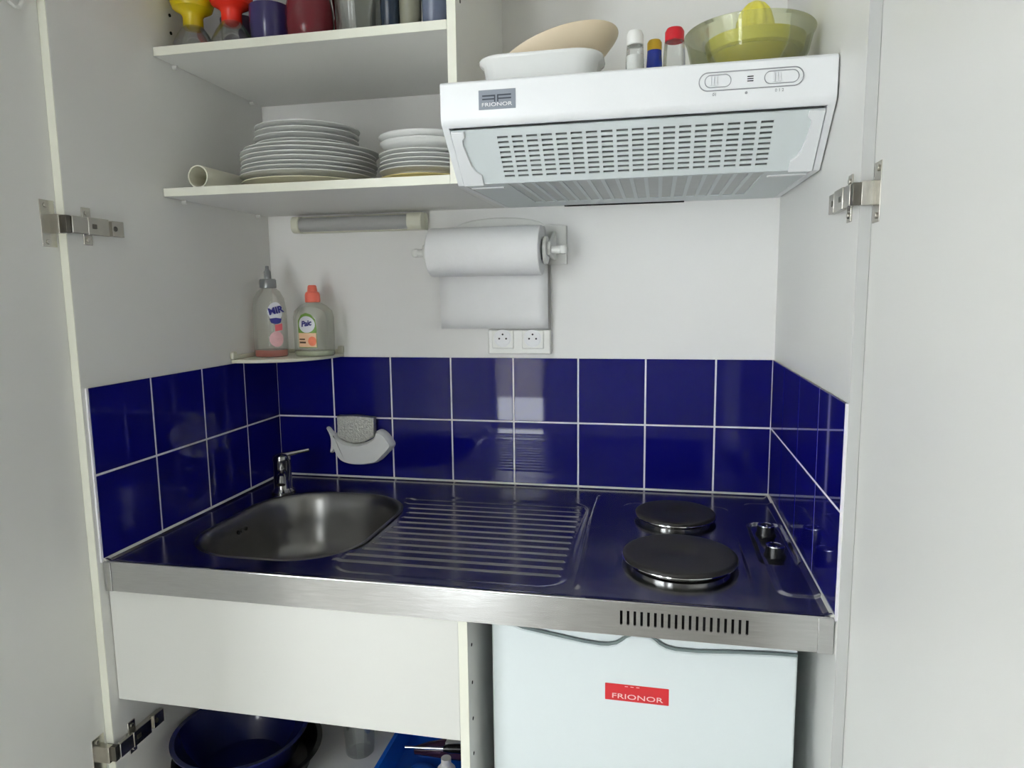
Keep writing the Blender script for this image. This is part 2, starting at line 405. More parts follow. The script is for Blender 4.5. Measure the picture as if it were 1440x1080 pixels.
# ------------------------------------------------------------------ tiles
P = .153; ZB, ZM, ZT = .9095, 1.06, 1.2112; G = .0020; TH = .0028
til = thing('tile_splashback', 'glossy cobalt blue square wall tiles in two rows with pale grout around the worktop', 'tiled splashback', (W / 2, -.01, ZB))
def tile_panel(edges, f):
    """edges along the wall; f(a, depth, z)"""
    bm = bmn()
    for a0, a1 in zip(edges, edges[1:]):
        for z0, z1 in ((ZB, ZM), (ZM, ZT)):
            ga, gz = (a0 + G, a1 - G), (z0 + G, z1 - (G if z1 < ZT else 0))
            p = [(ga[0], gz[0]), (ga[1], gz[0]), (ga[1], gz[1]), (ga[0], gz[1])]
            b = .0009
            q = [(ga[0] + b, gz[0] + b), (ga[1] - b, gz[0] + b), (ga[1] - b, gz[1] - b), (ga[0] + b, gz[1] - b)]
            A = [bm.verts.new(f(x, .0003, z)) for x, z in p]; B = [bm.verts.new(f(x, TH - .0006, z)) for x, z in p]
            C = [bm.verts.new(f(x + random.uniform(-1, 1) * 0, TH, z)) for x, z in q]
            for R, S in ((A, B), (B, C)):
                for i in range(4): bm.faces.new((R[i], R[(i + 1) % 4], S[(i + 1) % 4], S[i]))
            bm.faces.new(C)
    o = obj('tile_panel', bm, M_TILE, til, smooth=False)
    bm = bmn()
    pts = [f(edges[0], .0002, ZB), f(edges[-1], .0002, ZB), f(edges[-1], .0002, ZT), f(edges[0], .0002, ZT)]
    pts2 = [f(edges[0], TH - .0009, ZB), f(edges[-1], TH - .0009, ZB), f(edges[-1], TH - .0009, ZT), f(edges[0], TH - .0009, ZT)]
    A = [bm.verts.new(p) for p in pts]; B = [bm.verts.new(p) for p in pts2]
    for i in range(4): bm.faces.new((A[i], A[(i + 1) % 4], B[(i + 1) % 4], B[i]))
    bm.faces.new(A[::-1]); bm.faces.new(B)
    obj('grout', bm, M_GROUT, o)
tile_panel([i * P for i in range(8)] + [W - .001], lambda a, d, z: Vector((a, -d, z)))
tile_panel([.001, .145, .298, .451, .602], lambda a, d, z: Vector((-e + d, -a, z)))
tile_panel([.001, .145, .298, .451, .606], lambda a, d, z: Vector((W + e - d, -a, z)))
bm = bmn()
box(bm, -e, .0022, -.6055, -.6025, ZB - .004, ZT); box(bm, W - .0022, W + e, -.6095, -.6065, ZB - .004, ZT)
each('edge_trim', bm, M_GROUT, til)
bm = bmn()
prism(bm, [(0, -.001), (-.0075, -.001), (-.0065, .003), (-.004, .0055), (0, .0065)], lambda y, z: Vector((0, y, .9055 + z)), lambda y, z: Vector((W, y, .9055 + z)))
for s in (1, -1):
    X = (lambda u: -e + u) if s > 0 else (lambda u: W + e - u)
    prism(bm, [(0, -.001), (.0075, -.001), (.0065, .003), (.004, .0055), (0, .0065)], lambda u, z: Vector((X(u), -.6, .9055 + z)), lambda u, z: Vector((X(u), -.004, .9055 + z)))
obj('sealant_bead', bm, M_SIL, til)

# ------------------------------------------------------------------ worktop with sink and hotplates
ZC = .905
wt = thing('steel_worktop', 'stainless steel kitchenette worktop with sink, ribbed drainer and two black hotplates', 'worktop', (W / 2, -.3, .853))
def sstep(a, b, x):
    t = min(1, max(0, (x - a) / (b - a))); return t * t * (3 - 2 * t)
def sdr(x, y, cx, cy, hx, hy, r):
    qx, qy = abs(x - cx) - hx + r, abs(y - cy) - hy + r
    return math.hypot(max(qx, 0), max(qy, 0)) + min(max(qx, qy), 0) - r
SK = (.246, -.337, .166, .200, .125)
def hgt(x, y):
    h = 0.0
    h += .0035 * (1 - sstep(.004, .014, min(x, W - x, -y)))               # upturned rims
    h += .0025 * (1 - sstep(.003, .012, y + .6))
    # drainer: shallow recess with rounded ribs
    dd = sdr(x, y, .605, -.345, .205, .225, .05)
    if dd < .02:
        h -= .002 * (1 - sstep(-.012, .0, dd))
        k = (-y - .150) / .0305
        i = round(k)
        if 0 <= i <= 12:
            yy = abs(y + .150 + i * .0305)
            sk = sdr(SK[0], y, *SK)                                            # stay clear of the bowl
            qy = max(0, abs(y - SK[1]) - SK[3] + SK[4])
            bx = SK[0] + SK[2] - SK[4] + math.sqrt(max(0, SK[4] ** 2 - qy * qy)) if qy < SK[4] else .30
            xl = max(.395, bx + .022); xr = .790
            dx = max(xl - x, x - xr, 0)
            rr = math.hypot(yy, dx)
            h += .0022 * (1 - sstep(.0008, .0042, rr))
    # pressed line between drainer and hob
    lx = .822 + .004 * math.sin(y * 9)
    h += .0016 * (1 - sstep(.001, .005, abs(x - lx))) * (1 - sstep(.55, .57, -y)) * sstep(.05, .07, -y)
    # raised hob field
    dh = sdr(x, y, .986, -.330, .108, .228, .03)
    h += .0020 * (1 - sstep(-.005, .004, dh)) * (1 - sstep(.40, .54, -y))
    # control strip and its knob recess
    dc = sdr(x, y, 1.17, -.30, .040, .235, .02)
    h += .002 * (1 - sstep(-.005, .003, dc))
    dk = sdr(x, y, 1.153, -.305, .032, .108, .018)
    h -= .0055 * (1 - sstep(-.007, .003, dk))
    return h
bm = bmn()
NX, NY = 470, 262
x0, x1, y0, y1 = .0022, W - .0022, -.5995, -.0035
V = {}
def gv(i, j):
    if (i, j) not in V:
        x = x0 + (x1 - x0) * i / NX; y = y0 + (y1 - y0) * j / NY
        V[(i, j)] = bm.verts.new((x, y, ZC + hgt(x, y)))
    return V[(i, j)]
for i in range(NX):
    for j in range(NY):
        cx = x0 + (x1 - x0) * (i + .5) / NX; cy = y0 + (y1 - y0) * (j + .5) / NY
        if sdr(cx, cy, *SK) < -.001: continue
        bm.faces.new((gv(i, j), gv(i + 1, j), gv(i + 1, j + 1), gv(i, j + 1)))
obj('steel_top', bm, M_DECK, wt, ang=60)
bm = bmn()
rings = []
for ins, z in ((-.006, ZC + .0002), (-.0045, ZC + .0012), (-.001, ZC + .0012), (.003, ZC - .001), (.007, ZC - .007), (.011, ZC - .02), (.018, ZC - .06), (.028, ZC - .105), (.040, ZC - .128), (.060, ZC - .138), (.10, ZC - .141), (.145, ZC - .143)):
    rings.append([bm.verts.new((x, y, z)) for x, y in rrect(SK[0], SK[1], SK[2] - ins, SK[3] - ins, max(.018, SK[4] - ins), 14)])
for A, B in zip(rings, rings[1:]):
    for i in range(len(A)):
        j = (i + 1) % len(A); bm.faces.new((A[i], A[j], B[j], B[i]))
bm.faces.new(rings[-1])
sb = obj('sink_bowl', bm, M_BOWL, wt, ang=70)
bm = bmn(); lathe(bm, [(0, .003), (.012, .003), (.013, .001), (.030, .001), (.033, .003), (.037, .003), (.039, 0)], (SK[0], SK[1], ZC - .1425), 32)
obj('drain', bm, M_CHROME, sb)
bm = bmn()
for k in range(3):
    yc = -.318 - .013 * k
    cyl(bm, (.0885, yc, ZC - .030), (.0965, yc, ZC - .031), .0042, n=14); 
each('overflow_hole', bm, M_HOLE, sb)
# apron with vent slots
xs = [.0022]; zs = [.853, .8722, .8923, .9035]
for k in range(19): c = .8962 + k * .00995; xs += [c - .0019, c + .0019]
xs += [W - .0022]
bm = bmn()
plate_holes(bm, xs, zs, lambda i, j: j == 1 and i % 2 == 1, lambda u, v, d: Vector((u, -.6008 + d, v)), .0012)
ap = obj('front_apron', bm, M_STEEL, wt)
bm = bmn()
for k in range(19):
    c = .8962 + k * .00995
    prism(bm, [(-.0022, .8722), (.0022, .8722), (.0016, .8700), (0, .8690), (-.0016, .8700)], lambda x, z: Vector((c + x, -.6008, z)), lambda x, z: Vector((c + x * .5, -.6026, .8716)))
obj('vent_lips', bm, M_STEEL, ap)
bm = bmn()
tube(bm, [(.0022, -.5995, .9048), (W - .0022, -.5995, .9048)], .0019, n=10)
obj('front_rim', bm, M_STEEL, wt)
for a, b in ((.0012, .0145), (W - .0215, W - .0006)):
    obj('end_cap', box(bmn(), a, b, -.6022, -.5985, .8525, .9052), M_STEEL, wt, .0006)
obj('hob_cavity_shade', box(bmn(), .84, 1.185, -.585, -.06, .856, .895), M_HOLE, wt)  # solid dark block, its colour stands in for shade behind the vent slots
for cx, cy, r in ((.983, -.200, .080), (.985, -.430, .0965)):
    bm = bmn()
    lathe(bm, [(r - .012, .0085), (r - .002, .0088), (r, .0082), (r + .0003, .0072), (r - .001, .0062), (r - .010, .0055), (r - .012, -.001)], (cx, cy, ZC + .0035), 64)
    hp0 = obj('hotplate', lathe(bmn(), [(0, .0125), (.020, .0125), (.024, .0145), (r - .008, .0145), (r - .0035, .0140), (r - .0015, .0122), (r - .0015, .008), (0, .008)], (cx, cy, ZC + .0035), 64), M_IRON, wt, ang=50)
    obj('trim_ring', bm, M_CHROME, hp0)
for ky in (-.252, -.360):
    bm = bmn(); c = (1.1495, ky, ZC - .004)
    lathe(bm, [(0, 0), (.0185, 0), (.0185, .003), (.0165, .006), (.0155, .018), (.0145, .020), (0, .020)], c, 32)
    k = obj('control_knob', bm, M_BLACK, wt)
    bm = bmn(); lathe(bm, [(.0145, .0199), (.0155, .0192), (.0150, .0207), (.011, .0212), (.0105, .0205)], c, 32)
    box(bm, c[0] - .0016, c[0] + .0016, ky - .012, ky - .004, ZC + .0155, ZC + .0175)
    obj('knob_trim', bm, M_CHROME, k)

# tap
tp = thing('mixer_tap', 'small chrome mixer tap in the shadowed corner behind the sink', 'tap', (.088, -.150, ZC))
bm = bmn()
lathe(bm, [(0, 0), (.027, 0), (.027, .004), (.0225, .008), (.0205, .012), (.0205, .075), (.0215, .080), (.0195, .088), (.012, .092), (0, .093)], (.088, -.150, ZC + .0005), 36)
b_ = obj('tap_body', bm, M_CHROME_DARK, tp)
bm = bmn()
tube(bm, [(.088, -.150, ZC + .046), (.098, -.170, ZC + .052), (.112, -.196, ZC + .055), (.124, -.218, ZC + .050), (.127, -.225, ZC + .040)], [.012, .011, .010, .010, .0095], n=18)
obj('spout', bm, M_CHROME_DARK, tp)
bm = bmn()
tube(bm, [(.088, -.150, ZC + .086), (.100, -.146, ZC + .090), (.125, -.136, ZC + .095), (.147, -.128, ZC + .099)], [.009, .006, .0040, .0040], n=14)
obj('lever', bm, M_CHROME_DARK, tp)

# ------------------------------------------------------------------ range hood
HX0, HX1 = .5965, 1.1905
hd = thing('range_hood', 'white slim cooker hood with slotted grille above the hotplates', 'cooker hood', ((HX0 + HX1) / 2, -.24, 1.549))
prof = [(-.001, 1.6965), (-.476, 1.6965), (-.4800, 1.6935), (-.4795, 1.640), (-.4765, 1.632), (-.470, 1.6275), (-.464, 1.6285), (-.455, 1.632), (-.001, 1.632)]
bm = bmn(); prism(bm, prof, lambda y, z: Vector((HX0, y, z)), lambda y, z: Vector((HX1, y, z)))
hb = obj('hood_body', bm, M_HOOD, hd, .0015)
# side cheeks with the slanted front
for a, b in ((HX0, HX0 + .011), (HX1 - .011, HX1)):
    bm = bmn(); prism(bm, [(-.473, 1.630), (-.384, 1.5495), (-.001, 1.556), (-.001, 1.634), (-.460, 1.634)], lambda y, z: Vector((a, y, z)), lambda y, z: Vector((b, y, z)))
    obj('side_cheek', bm, M_HOOD, hd, .001)
S0, S1 = Vector((0, -.4640, 1.6240)), Vector((0, -.3880, 1.5520))        # slanted grille line
sd = (S1 - S0).normalized(); sn = Vector((0, -sd.z, sd.y)) * -1
if sn.y > 0: sn = -sn
L = (S1 - S0).length
def slant(x, v, dep): 
    p = S0 + sd * v - sn * dep; return Vector((x, p.y, p.z))
gx0, gx1, NC, NR = .680, 1.112, 18, 9
pit = (gx1 - gx0) / NC
us = [HX0 + .012]
for i in range(NC): us += [gx0 + i * pit + pit * .12, gx0 + i * pit + pit * .87]
us += [HX1 - .012]
vs = [0]; v0, v1 = .011, L - .008; pr = (v1 - v0) / NR
for j in range(NR): vs += [v0 + j * pr + pr * .26, v0 + j * pr + pr * .74]
vs += [L]
bm = bmn(); plate_holes(bm, us, vs, lambda i, j: i % 2 == 1 and j % 2 == 1, lambda u, v, d: slant(u, v, d), .0020)
gr = obj('filter_grille', bm, M_GRILLE, hd)
bm = bmn()
A = [slant(HX0 + .014, .003, .0055), slant(HX1 - .014, .003, .0055), slant(HX1 - .014, L - .003, .0055), slant(HX0 + .014, L - .003, .0055)]
B = [slant(HX0 + .014, .003, .010), slant(HX1 - .014, .003, .010), slant(HX1 - .014, L - .003, .010), slant(HX0 + .014, L - .003, .010)]
A = [bm.verts.new(p) for p in A]; B = [bm.verts.new(p) for p in B]
for i in range(4): bm.faces.new((A[i], A[(i + 1) % 4], B[(i + 1) % 4], B[i]))
bm.faces.new(A[::-1]); bm.faces.new(B)
obj('filter_mat', bm, M_FILTER, gr)
# bottom sheet with long slots
us = [HX0 + .012]
for i in range(NC): us += [gx0 + i * pit + pit * .14, gx0 + i * pit + pit * .86]
us += [HX1 - .012]
vs = [0, .010, .300, .385]
def bot(u, v, d): return Vector((u, -.3865 + v, 1.5510 + v * .0128 + d))  # gently rising underside
bm = bmn(); plate_holes(bm, us, vs, lambda i, j: i % 2 == 1 and j == 1, bot, .0018)
bg = obj('bottom_grille', bm, M_GRILLE, hd)
bm = bmn(); prism(bm, [(-.3785, 1.55300), (-.02, 1.55760), (-.02, 1.5596), (-.3785, 1.5550)], lambda y, z: Vector((HX0 + .02, y, z)), lambda y, z: Vector((HX1 - .02, y, z))); obj('lamp_cover', bm, M_LENS, bg)
obj('rear_slot', box(bmn(), .735, .995, -.012, -.004, 1.5535, 1.5570), M_HOLE, hd)
# visor brackets
for s in (1, -1):
    X = (lambda u: HX0 + .0125 + u) if s > 0 else (lambda u: HX1 - .0125 - u)
    pts = [(0, .000), (.022, .000), (.022, .010), (.017, .015), (.016, .024), (.019, .048), (.022, .066), (.027, .078), (.036, .086), (.036, L + .002), (0, L + .002)]
    bm = bmn(); prism(bm, pts, lambda u, v: slant(X(u), v, -.0045), lambda u, v: slant(X(u), v, .0005))
    obj('visor_bracket', bm, M_HOOD, hd, .001)
    bm = bmn(); cx = .640 if s > 0 else 1.148
    box(bm, cx - .03, cx + .03, -.345, -.333, 1.5495, 1.5525); obj('visor_catch', bm, M_HOOD, hd, .001)
# badge
bm = bmn(); box(bm, .6605, .7200, -.4808, -.4799, 1.6505, 1.6800)
bd = obj('badge', bm, M_BADGE, hd)
bm = bmn()
def bar(x0, x1, z0, z1): box(bm, x0, x1, -.4812, -.4806, z0, z1)
bar(.6665, .6875, 1.6700, 1.6722); bar(.6665, .6875, 1.6650, 1.6671); bar(.6856, .6876, 1.6615, 1.6722)
bar(.6905, .7130, 1.6703, 1.6725); bar(.6905, .7130, 1.6652, 1.6673); bar(.6905, .6926, 1.6615, 1.6725)
obj('badge_logo', bm, M_BADGED, bd)
bm = bmn(); text_bm(bm, 'FRIONOR', .0080, basis((.6898, -.4811, 1.6575), (1, 0, 0), (0, 0, 1)), 1.42)
obj('badge_lettering', bm, M_WHITE, bd)
# control strip
bm = bmn()
pts_o = rrect(1.0705, 1.6685, .0735, .0135, .0135, 10); pts_i = rrect(1.0705, 1.6685, .0722, .0122, .0122, 10)
def ringp(bm, po, pi_, ya, yb):
    A = [bm.verts.new((x, ya, z)) for x, z in po]; B = [bm.verts.new((x, yb, z)) for x, z in po]
    C = [bm.verts.new((x, yb, z)) for x, z in pi_]; D = [bm.verts.new((x, ya, z)) for x, z in pi_]
    for R, S in ((A, B), (B, C), (C, D)):
        for i in range(len(R)): bm.faces.new((R[i], R[(i + 1) % len(R)], S[(i + 1) % len(R)], S[i]))
ringp(bm, pts_o, pts_i, -.4798, -.4812)
cs = obj('control_strip', bm, M_GREYP, hd)
for cx, hw in ((1.0245, .019), (1.1135, .024)):
    bm = bmn(); ringp(bm, rrect(cx, 1.6690, hw, .0092, .009, 8), rrect(cx, 1.6690, hw - .001, .0082, .008, 8), -.4798, -.4809)
    sl = obj('slider_slot', bm, M_GREYP, cs)
    bm = bmn()
    for k in range(3): box(bm, cx - .012 + k * .0042, cx - .0095 + k * .0042, -.4825, -.4797, 1.6625, 1.6752)
    obj('slider', bm, M_HOOD, sl, .0004)
bm = bmn()
for k in range(3): box(bm, 1.0660, 1.0745, -.4806, -.4798, 1.6655 + k * .0032, 1.6667 + k * .0032)
each('lamp_slot', bm, M_HOLE, cs)
bm = bmn()
text_bm(bm, '01', .006, basis((1.0200, -.4803, 1.6500), (1, 0, 0), (0, 0, 1)));  obj('switch_lettering', bm, M_GREYP, cs); bm = bmn(); text_bm(bm, '0 1 2', .006, basis((1.1110, -.4803, 1.6505), (1, 0, 0), (0, 0, 1)))
obj('switch_lettering', bm, M_GREYP, cs)
bm = bmn(); cyl(bm, (1.0650, -.4797, 1.6500), (1.0650, -.4805, 1.6500), .0019, n=14); obj('lamp_mark', bm, M_GREYP, cs)

# ------------------------------------------------------------------ fridge
fr = thing('fridge', 'small white under-counter fridge with a red sticker on its door', 'fridge', (.92, -.28, 0))
obj('fridge_body', box(bmn(), .684, 1.156, -.497, -.03, .02, .846), M_FRIDGE, fr, .004)
bm = bmn()
for x in (.70, 1.14):
    for y in (-.47, -.06): cyl(bm, (x, y, 0), (x, y, .02), .012, n=14)
each('foot', bm, M_BLACK, fr)
curve = [(.683, .838), (.700, .834), (.735, .8225), (.788, .8145), (.834, .8080), (.860, .8060), (.873, .8065), (.886, .8100), (.894, .8155), (.901, .8220), (.912, .8270), (.925, .8280), (.938, .8270), (.946, .8225), (.954, .8155), (.964, .8105), (.978, .8080), (1.010, .8078), (1.073, .8125), (1.119, .8150), (1.1575, .8155)]
door_pts = [(.683, .05)] + [(x, z - .003) for x, z in curve] + [(1.1575, .05)]
bm = bmn(); prism(bm, door_pts, lambda x, z: Vector((x, -.543, z)), lambda x, z: Vector((x, -.500, z)))
fd = obj('fridge_door', bm, M_FRIDGE, fr, .003)
fas = [(x, z + .001) for x, z in curve] + [(1.1575, .846), (.683, .846)]
bm = bmn(); prism(bm, fas, lambda x, z: Vector((x, -.538, z)), lambda x, z: Vector((x, -.498, z)))
obj('fascia', bm, M_FRIDGE, fr, .0015)
bm = bmn(); tube(bm, [(x, -.5405, z - .001) for x, z in curve], .0026, n=8); obj('gasket', bm, M_GASKET, fr)
bm = bmn(); prism(bm, rrect(.9189, .7268, .0500, .0140, .001, 3), lambda x, z: Vector((x, -.5437, z - (x - .9189) * .006)), lambda x, z: Vector((x, -.5429, z - (x - .9189) * .006)))
st = obj('sticker', bm, M_RED, fd)
bm = bmn(); text_bm(bm, 'FRIONOR', .0118, basis((.9195, -.5441, .7205), (1, 0, -.006), (0, 0, 1)), 1.58)
for k in range(3): box(bm, .900 + k * .009, .905 + k * .009, -.5440, -.5436, .7375, .7385)
obj('sticker_lettering', bm, M_PINKW, st)

# ------------------------------------------------------------------ plates on the lower shelf
ZS = 1.5725
def plate_mesh(r, deep):
    f = r * .56; return [(0, .0035), (f * .9, .0035), (f, .0), (f + .003, .0), (f + .004, .0035), (f + .012, .005), (r - .022, deep - .0070), (r - .006, deep - .0030), (r - .0015, deep - .0022), (r, deep - .0018), (r + .0003, deep - .0004), (r - .001, deep), (r - .022, deep - .0045), (f + .010, .0075), (f, .0065), (0, .0065)]
ordn = ['topmost', 'second from the top', 'third from the top', 'fourth from the top', 'fifth from the top', 'sixth from the top', 'seventh from the top', 'bottom one']
def pile(n, cx, cy, z, pitch, r, deep, name, lab, group, m, mlast=None, jit=.004, labs=None):
    pr = None
    for k in range(n):                       # from the bottom up
        zz = z + k * pitch + (.005 if k and mlast else 0); x = cx + random.uniform(-jit, jit); y = cy + random.uniform(-jit, jit)
        txt = lab % (labs or ordn)[n - 1 - k]
        if k == 0 and mlast is not None:
            o = obj(name, lathe(bmn(), plate_mesh(r, deep), (x, y, zz), 56), mlast, base=(x, y, zz), ang=30); tag(o, txt, 'plate', group); continue
        if pr is None:
            pr = obj(name, lathe(bmn(), plate_mesh(r, deep), (x, y, zz), 56), m, base=(x, y, zz), ang=30); tag(pr, txt, 'plate', group)
        else: dup(pr, (x, y, zz), txt)
PX, PY = .231, -.214
pile(8, PX, PY, ZS, .0086, .1365, .0165, 'dinner_plate', 'white dinner plate, %s of the wide lower pile', 'dinner plates piled on the shelf', M_PORC, M_IVORY, labs=ordn[:7] + ['cream-tinted bottom one'])
zt = ZS + 8 * .0086 + .009
pile(4, PX - .004, PY, zt, .0112, .105, .016, 'dessert_plate', 'smaller white dessert plate, %s on the dinner plate pile', 'dessert plates on the dinner plates', M_PORC, jit=.002, labs=ordn[:3] + ['bottom one'])
pile(6, .482, -.215, ZS, .0082, .0925, .0185, 'side_plate', 'white side plate in the pile beside the divider, %s', 'side plates beside the divider', M_PORC, M_CREAM, .0015, ordn[:5] + ['yellowish bottom one'])
bz = ZS + 6 * .0082 + .0145
for k in range(2):
    bwl = [(0, .003), (.05, .003), (.052, 0), (.056, 0), (.060, .004), (.082, .012), (.090, .020), (.0905, .0220), (.0895, .0222), (.080, .0150), (.058, .007), (0, .006)]
    if k == 0: s0 = tag(obj('soup_plate', lathe(bmn(), bwl, (.482, -.215, bz), 56), M_PORC, base=(.482, -.215, bz), ang=60), 'deep white soup plate lying on the side plates, under another soup plate', 'plate', 'soup plates on the side plates')
    else: dup(s0, (.4805, -.216, bz + .0125), 'deep white soup plate on top of the pile beside the divider')
# rolled tube
bm = bmn(); p0, p1 = (.0615, -.352, ZS + .0225), (.0665, -.105, ZS + .0225)
cyl(bm, p0, p1, .0220, n=36, c0=False, c1=False); cyl(bm, p0, p1, .0195, n=36, c0=False, c1=False)
for p in (p0, p1):
    d, u, w = frame(Vector(p1) - Vector(p0)); R = []; Q = []
    for i in range(36):
        a = 2 * pi * i / 36; q = u * cos(a) + w * sin(a); R.append(bm.verts.new(Vector(p) + q * .0220)); Q.append(bm.verts.new(Vector(p) + q * .0195))
    for i in range(36): bm.faces.new((R[i], R[(i + 1) % 36], Q[(i + 1) % 36], Q[i]))
tag(obj('cardboard_tube', bm, M_TUBE, base=(.064, -.23, ZS)), 'off-white hollow tube lying on the shelf left of the plate piles', 'tube')

# ------------------------------------------------------------------ cups and glasses on the upper shelf
ZU = 1.8318
def dessert_cup(name, x, y, m, lab):
    t = thing(name, lab, 'cup', (x, y, ZU), 'stemmed dessert cups on the top shelf')
    bm = bmn(); lathe(bm, [(.0415, 0), (.042, .002), (.039, .014), (.030, .032), (.0195, .047), (.0170, .051), (.0160, .051), (.0185, .046), (.029, .031), (.0375, .014), (.040, .003)], (x, y, ZU + .0003), 36)
    obj('foot', bm, M_CLEAR, t)
    bm = bmn(); lathe(bm, [(0, .044), (.0165, .044), (.0185, .050), (.0185, .066), (.022, .072), (.036, .080), (.0400, .092), (.0412, .125), (.040, .125), (.0385, .094), (.034, .083), (.020, .076), (0, .074)], (x, y, ZU + .0003), 36)
    obj('cup_bowl', bm, m, t)
dessert_cup('dessert_cup', .053, -.322, M_YELC, 'yellow dessert cup on a clear bell-shaped foot on the top shelf')
dessert_cup('dessert_cup', .138, -.325, M_REDCUP, 'red dessert cup on a clear bell-shaped foot on the top shelf')
def cup(name, x, y, prof, m, lab, cat, n=40, lobes=0, amp=0, handle=None, band=None, ang=45):
    t = thing(name, lab, cat, (x, y, ZU))
    obj('vessel', lathe(bmn(), prof, (x, y, ZU + .0003), n, lobes=lobes, amp=amp), m, t, ang=ang)
    if handle:
        a, r, z0, z1 = handle; bm = bmn(); c, s = cos(a), sin(a)
        tube(bm, [(x + c * r * .92, y + s * r * .92, ZU + z1), (x + c * (r + .02), y + s * (r + .02), ZU + z1), (x + c * (r + .026), y + s * (r + .026), ZU + (z0 + z1) / 2), (x + c * (r + .018), y + s * (r + .018), ZU + z0), (x + c * r * .92, y + s * r * .92, ZU + z0)], .005, n=10)
        obj('handle', bm, m, t)
    if band:
        r0, r1, z0, z1, bmat = band; bm = bmn(); lathe(bm, [(r0, z0), (r0 + .0008, z0), (r1 + .0008, z1), (r1, z1)], (x, y, ZU), n); obj('band', bm, bmat, t)
    return t
def mugp(r0, r1, h, w=.003): return [(0, 0), (r0 - .002, 0), (r0, .002), (r1, h - .001), (r1 - w * .5, h), (r1 - w, h - .001), (r0 - w, .005), (0, .005)]
cup('mug', .216, -.320, mugp(.0375, .0385, .0705), M_PURP, 'shiny purple blue mug on the top shelf between red cup and maroon jug', 'mug')
cup('jug', .296, -.318, [(0, 0), (.036, 0), (.041, .006), (.0445, .03), (.044, .055), (.038, .085), (.036, .11), (.039, .13), (.037, .13), (.034, .11), (.036, .085), (.041, .05), (.038, .008), (0, .006)], M_MAROON, 'maroon rounded jug on the top shelf beside the purple mug', 'jug', handle=(1.15, .040, .03, .10))
cup('tumbler', .392, -.315, mugp(.040, .044, .105, .002), M_CLEAR, 'wide clear glass tumbler on the top shelf beside the maroon jug', 'glass')
cup('tumbler', .458, -.325, mugp(.0165, .019, .11, .002), M_DKBLUE, 'narrow dark blue tumbler in the middle of the right half of the top shelf', 'glass')
cup('beaker', .496, -.322, mugp(.0185, .021, .10, .002), M_STONE, 'grey-beige stoneware beaker on the top shelf between two blue tumblers', 'beaker')
cup('tumbler', .543, -.322, mugp(.0225, .0255, .105, .002), M_BLUEG, 'blue-grey tumbler with a navy band, next to the divider on the top shelf', 'glass', band=(.0241, .0251, .062, .09, M_NAVY))
cup('beaker', .170, -.235, mugp(.036, .042, .09), M_GREEN, 'dark green beaker behind the red dessert cup and purple mug', 'beaker')
cup('mug', .088, -.215, mugp(.036, .040, .095), M_AUB, 'dark aubergine mug at the back between the yellow and red dessert cups', 'mug')
cup('tumbler', .395, -.215, mugp(.045, .050, .12), M_STONE, 'large grey-beige tumbler at the back behind the clear glass', 'glass')

# ------------------------------------------------------------------ things standing on the hood
ZH = 1.697
dsh = thing('baking_dish', 'white fluted baking dish on top of the cooker hood', 'baking dish', (.745, -.355, ZH))
bm = bmn()
rr = []
for hx, hy, r, z in ((.086, .046, .03, 0), (.090, .050, .034, .004), (.097, .056, .04, .040), (.1035, .0625, .045, .045), (.1045, .0635, .045, .049), (.1035, .0625, .045, .051), (.095, .054, .038, .050), (.089, .049, .033, .010), (.080, .042, .03, .007)):
    ring = []
    for i, (x, y) in enumerate(rrect(0, 0, hx, hy, r, 10)):
        k = 1 + (.012 * cos(i * 2 * pi / 44 * 18) if .0039 < z < .041 and hx > .0895 and hx < .098 else 0)
        ring.append(bm.verts.new((.745 + x * k, -.395 + .025 + y * k, ZH + .0004 + z)))
    rr.append(ring)
for A, B in zip(rr, rr[1:]):
    for i in range(len(A)): bm.faces.new((A[i], A[(i + 1) % len(A)], B[(i + 1) % len(A)], B[i]))
bm.faces.new(rr[0][::-1]); bm.faces.new(rr[-1])
obj('dish', bm, M_PORC, dsh, ang=50)
# beige oval platter tilted in the dish
bm = bmn(); lathe(bm, [(0, 0), (.062, 0), (.088, .007), (.110, .026), (.1145, .031), (.113, .032), (.088, .011), (.062, .004), (0, .004)], (0, 0, -.016), 64, sx=1.0, sy=.66)
bmesh.ops.transform(bm, matrix=Matrix.Translation((.760, -.268, 1.7815)) @ Matrix.Rotation(radians(-16), 4, 'Y') @ Matrix.Rotation(radians(-14), 4, 'X'), verts=bm.verts)
tag(obj('oval_platter', bm, M_BEIGE, base=(.760, -.268, 1.75), ang=60), 'beige oval platter leaning at a slant behind the white baking dish', 'platter')
def shaker(name, x, y, r, h, hc, glass, capm, lab, fill=None, fillh=0, lobes=0):
    t = thing(name, lab, 'shaker' if 'shaker' in lab else 'jar', (x, y, ZH))
    obj('jar', lathe(bmn(), [(0, 0), (r - .002, 0), (r, .002), (r * .97, h * .55), (r * .86, h * .93), (r * .78, h)], (x, y, ZH + .0004), 40, lobes=lobes, amp=.05 if lobes else 0), glass, t)
    obj('cap', lathe(bmn(), [(r * .80, h - .006), (r * .88, h - .005), (r * .88, h + hc * .6), (r * .7, h + hc * .95), (0, h + hc)], (x, y, ZH + .0004), 32), capm, t)
    if fill: obj('contents', lathe(bmn(), [(0, .0015), (r - .0035, .0015), (r * .92, fillh), (0, fillh + .002)], (x, y, ZH + .0004), 32), fill, t)
shaker('salt_shaker', .9005, -.395, .0150, .064, .017, M_CLEAR, M_PLW, 'glass salt shaker with white cap, half full of salt, on the hood', M_SALT, .042)
shaker('spice_jar', .931, -.360, .0135, .064, .012, M_BLUEJ, M_GOLD, 'small blue jar with a yellow cap between the salt and red-capped shakers')
shaker('pepper_shaker', .9625, -.395, .0170, .065, .015, M_CLEAR, M_REDC, 'faceted empty glass shaker with a red cap beside the glass bowl', lobes=8)
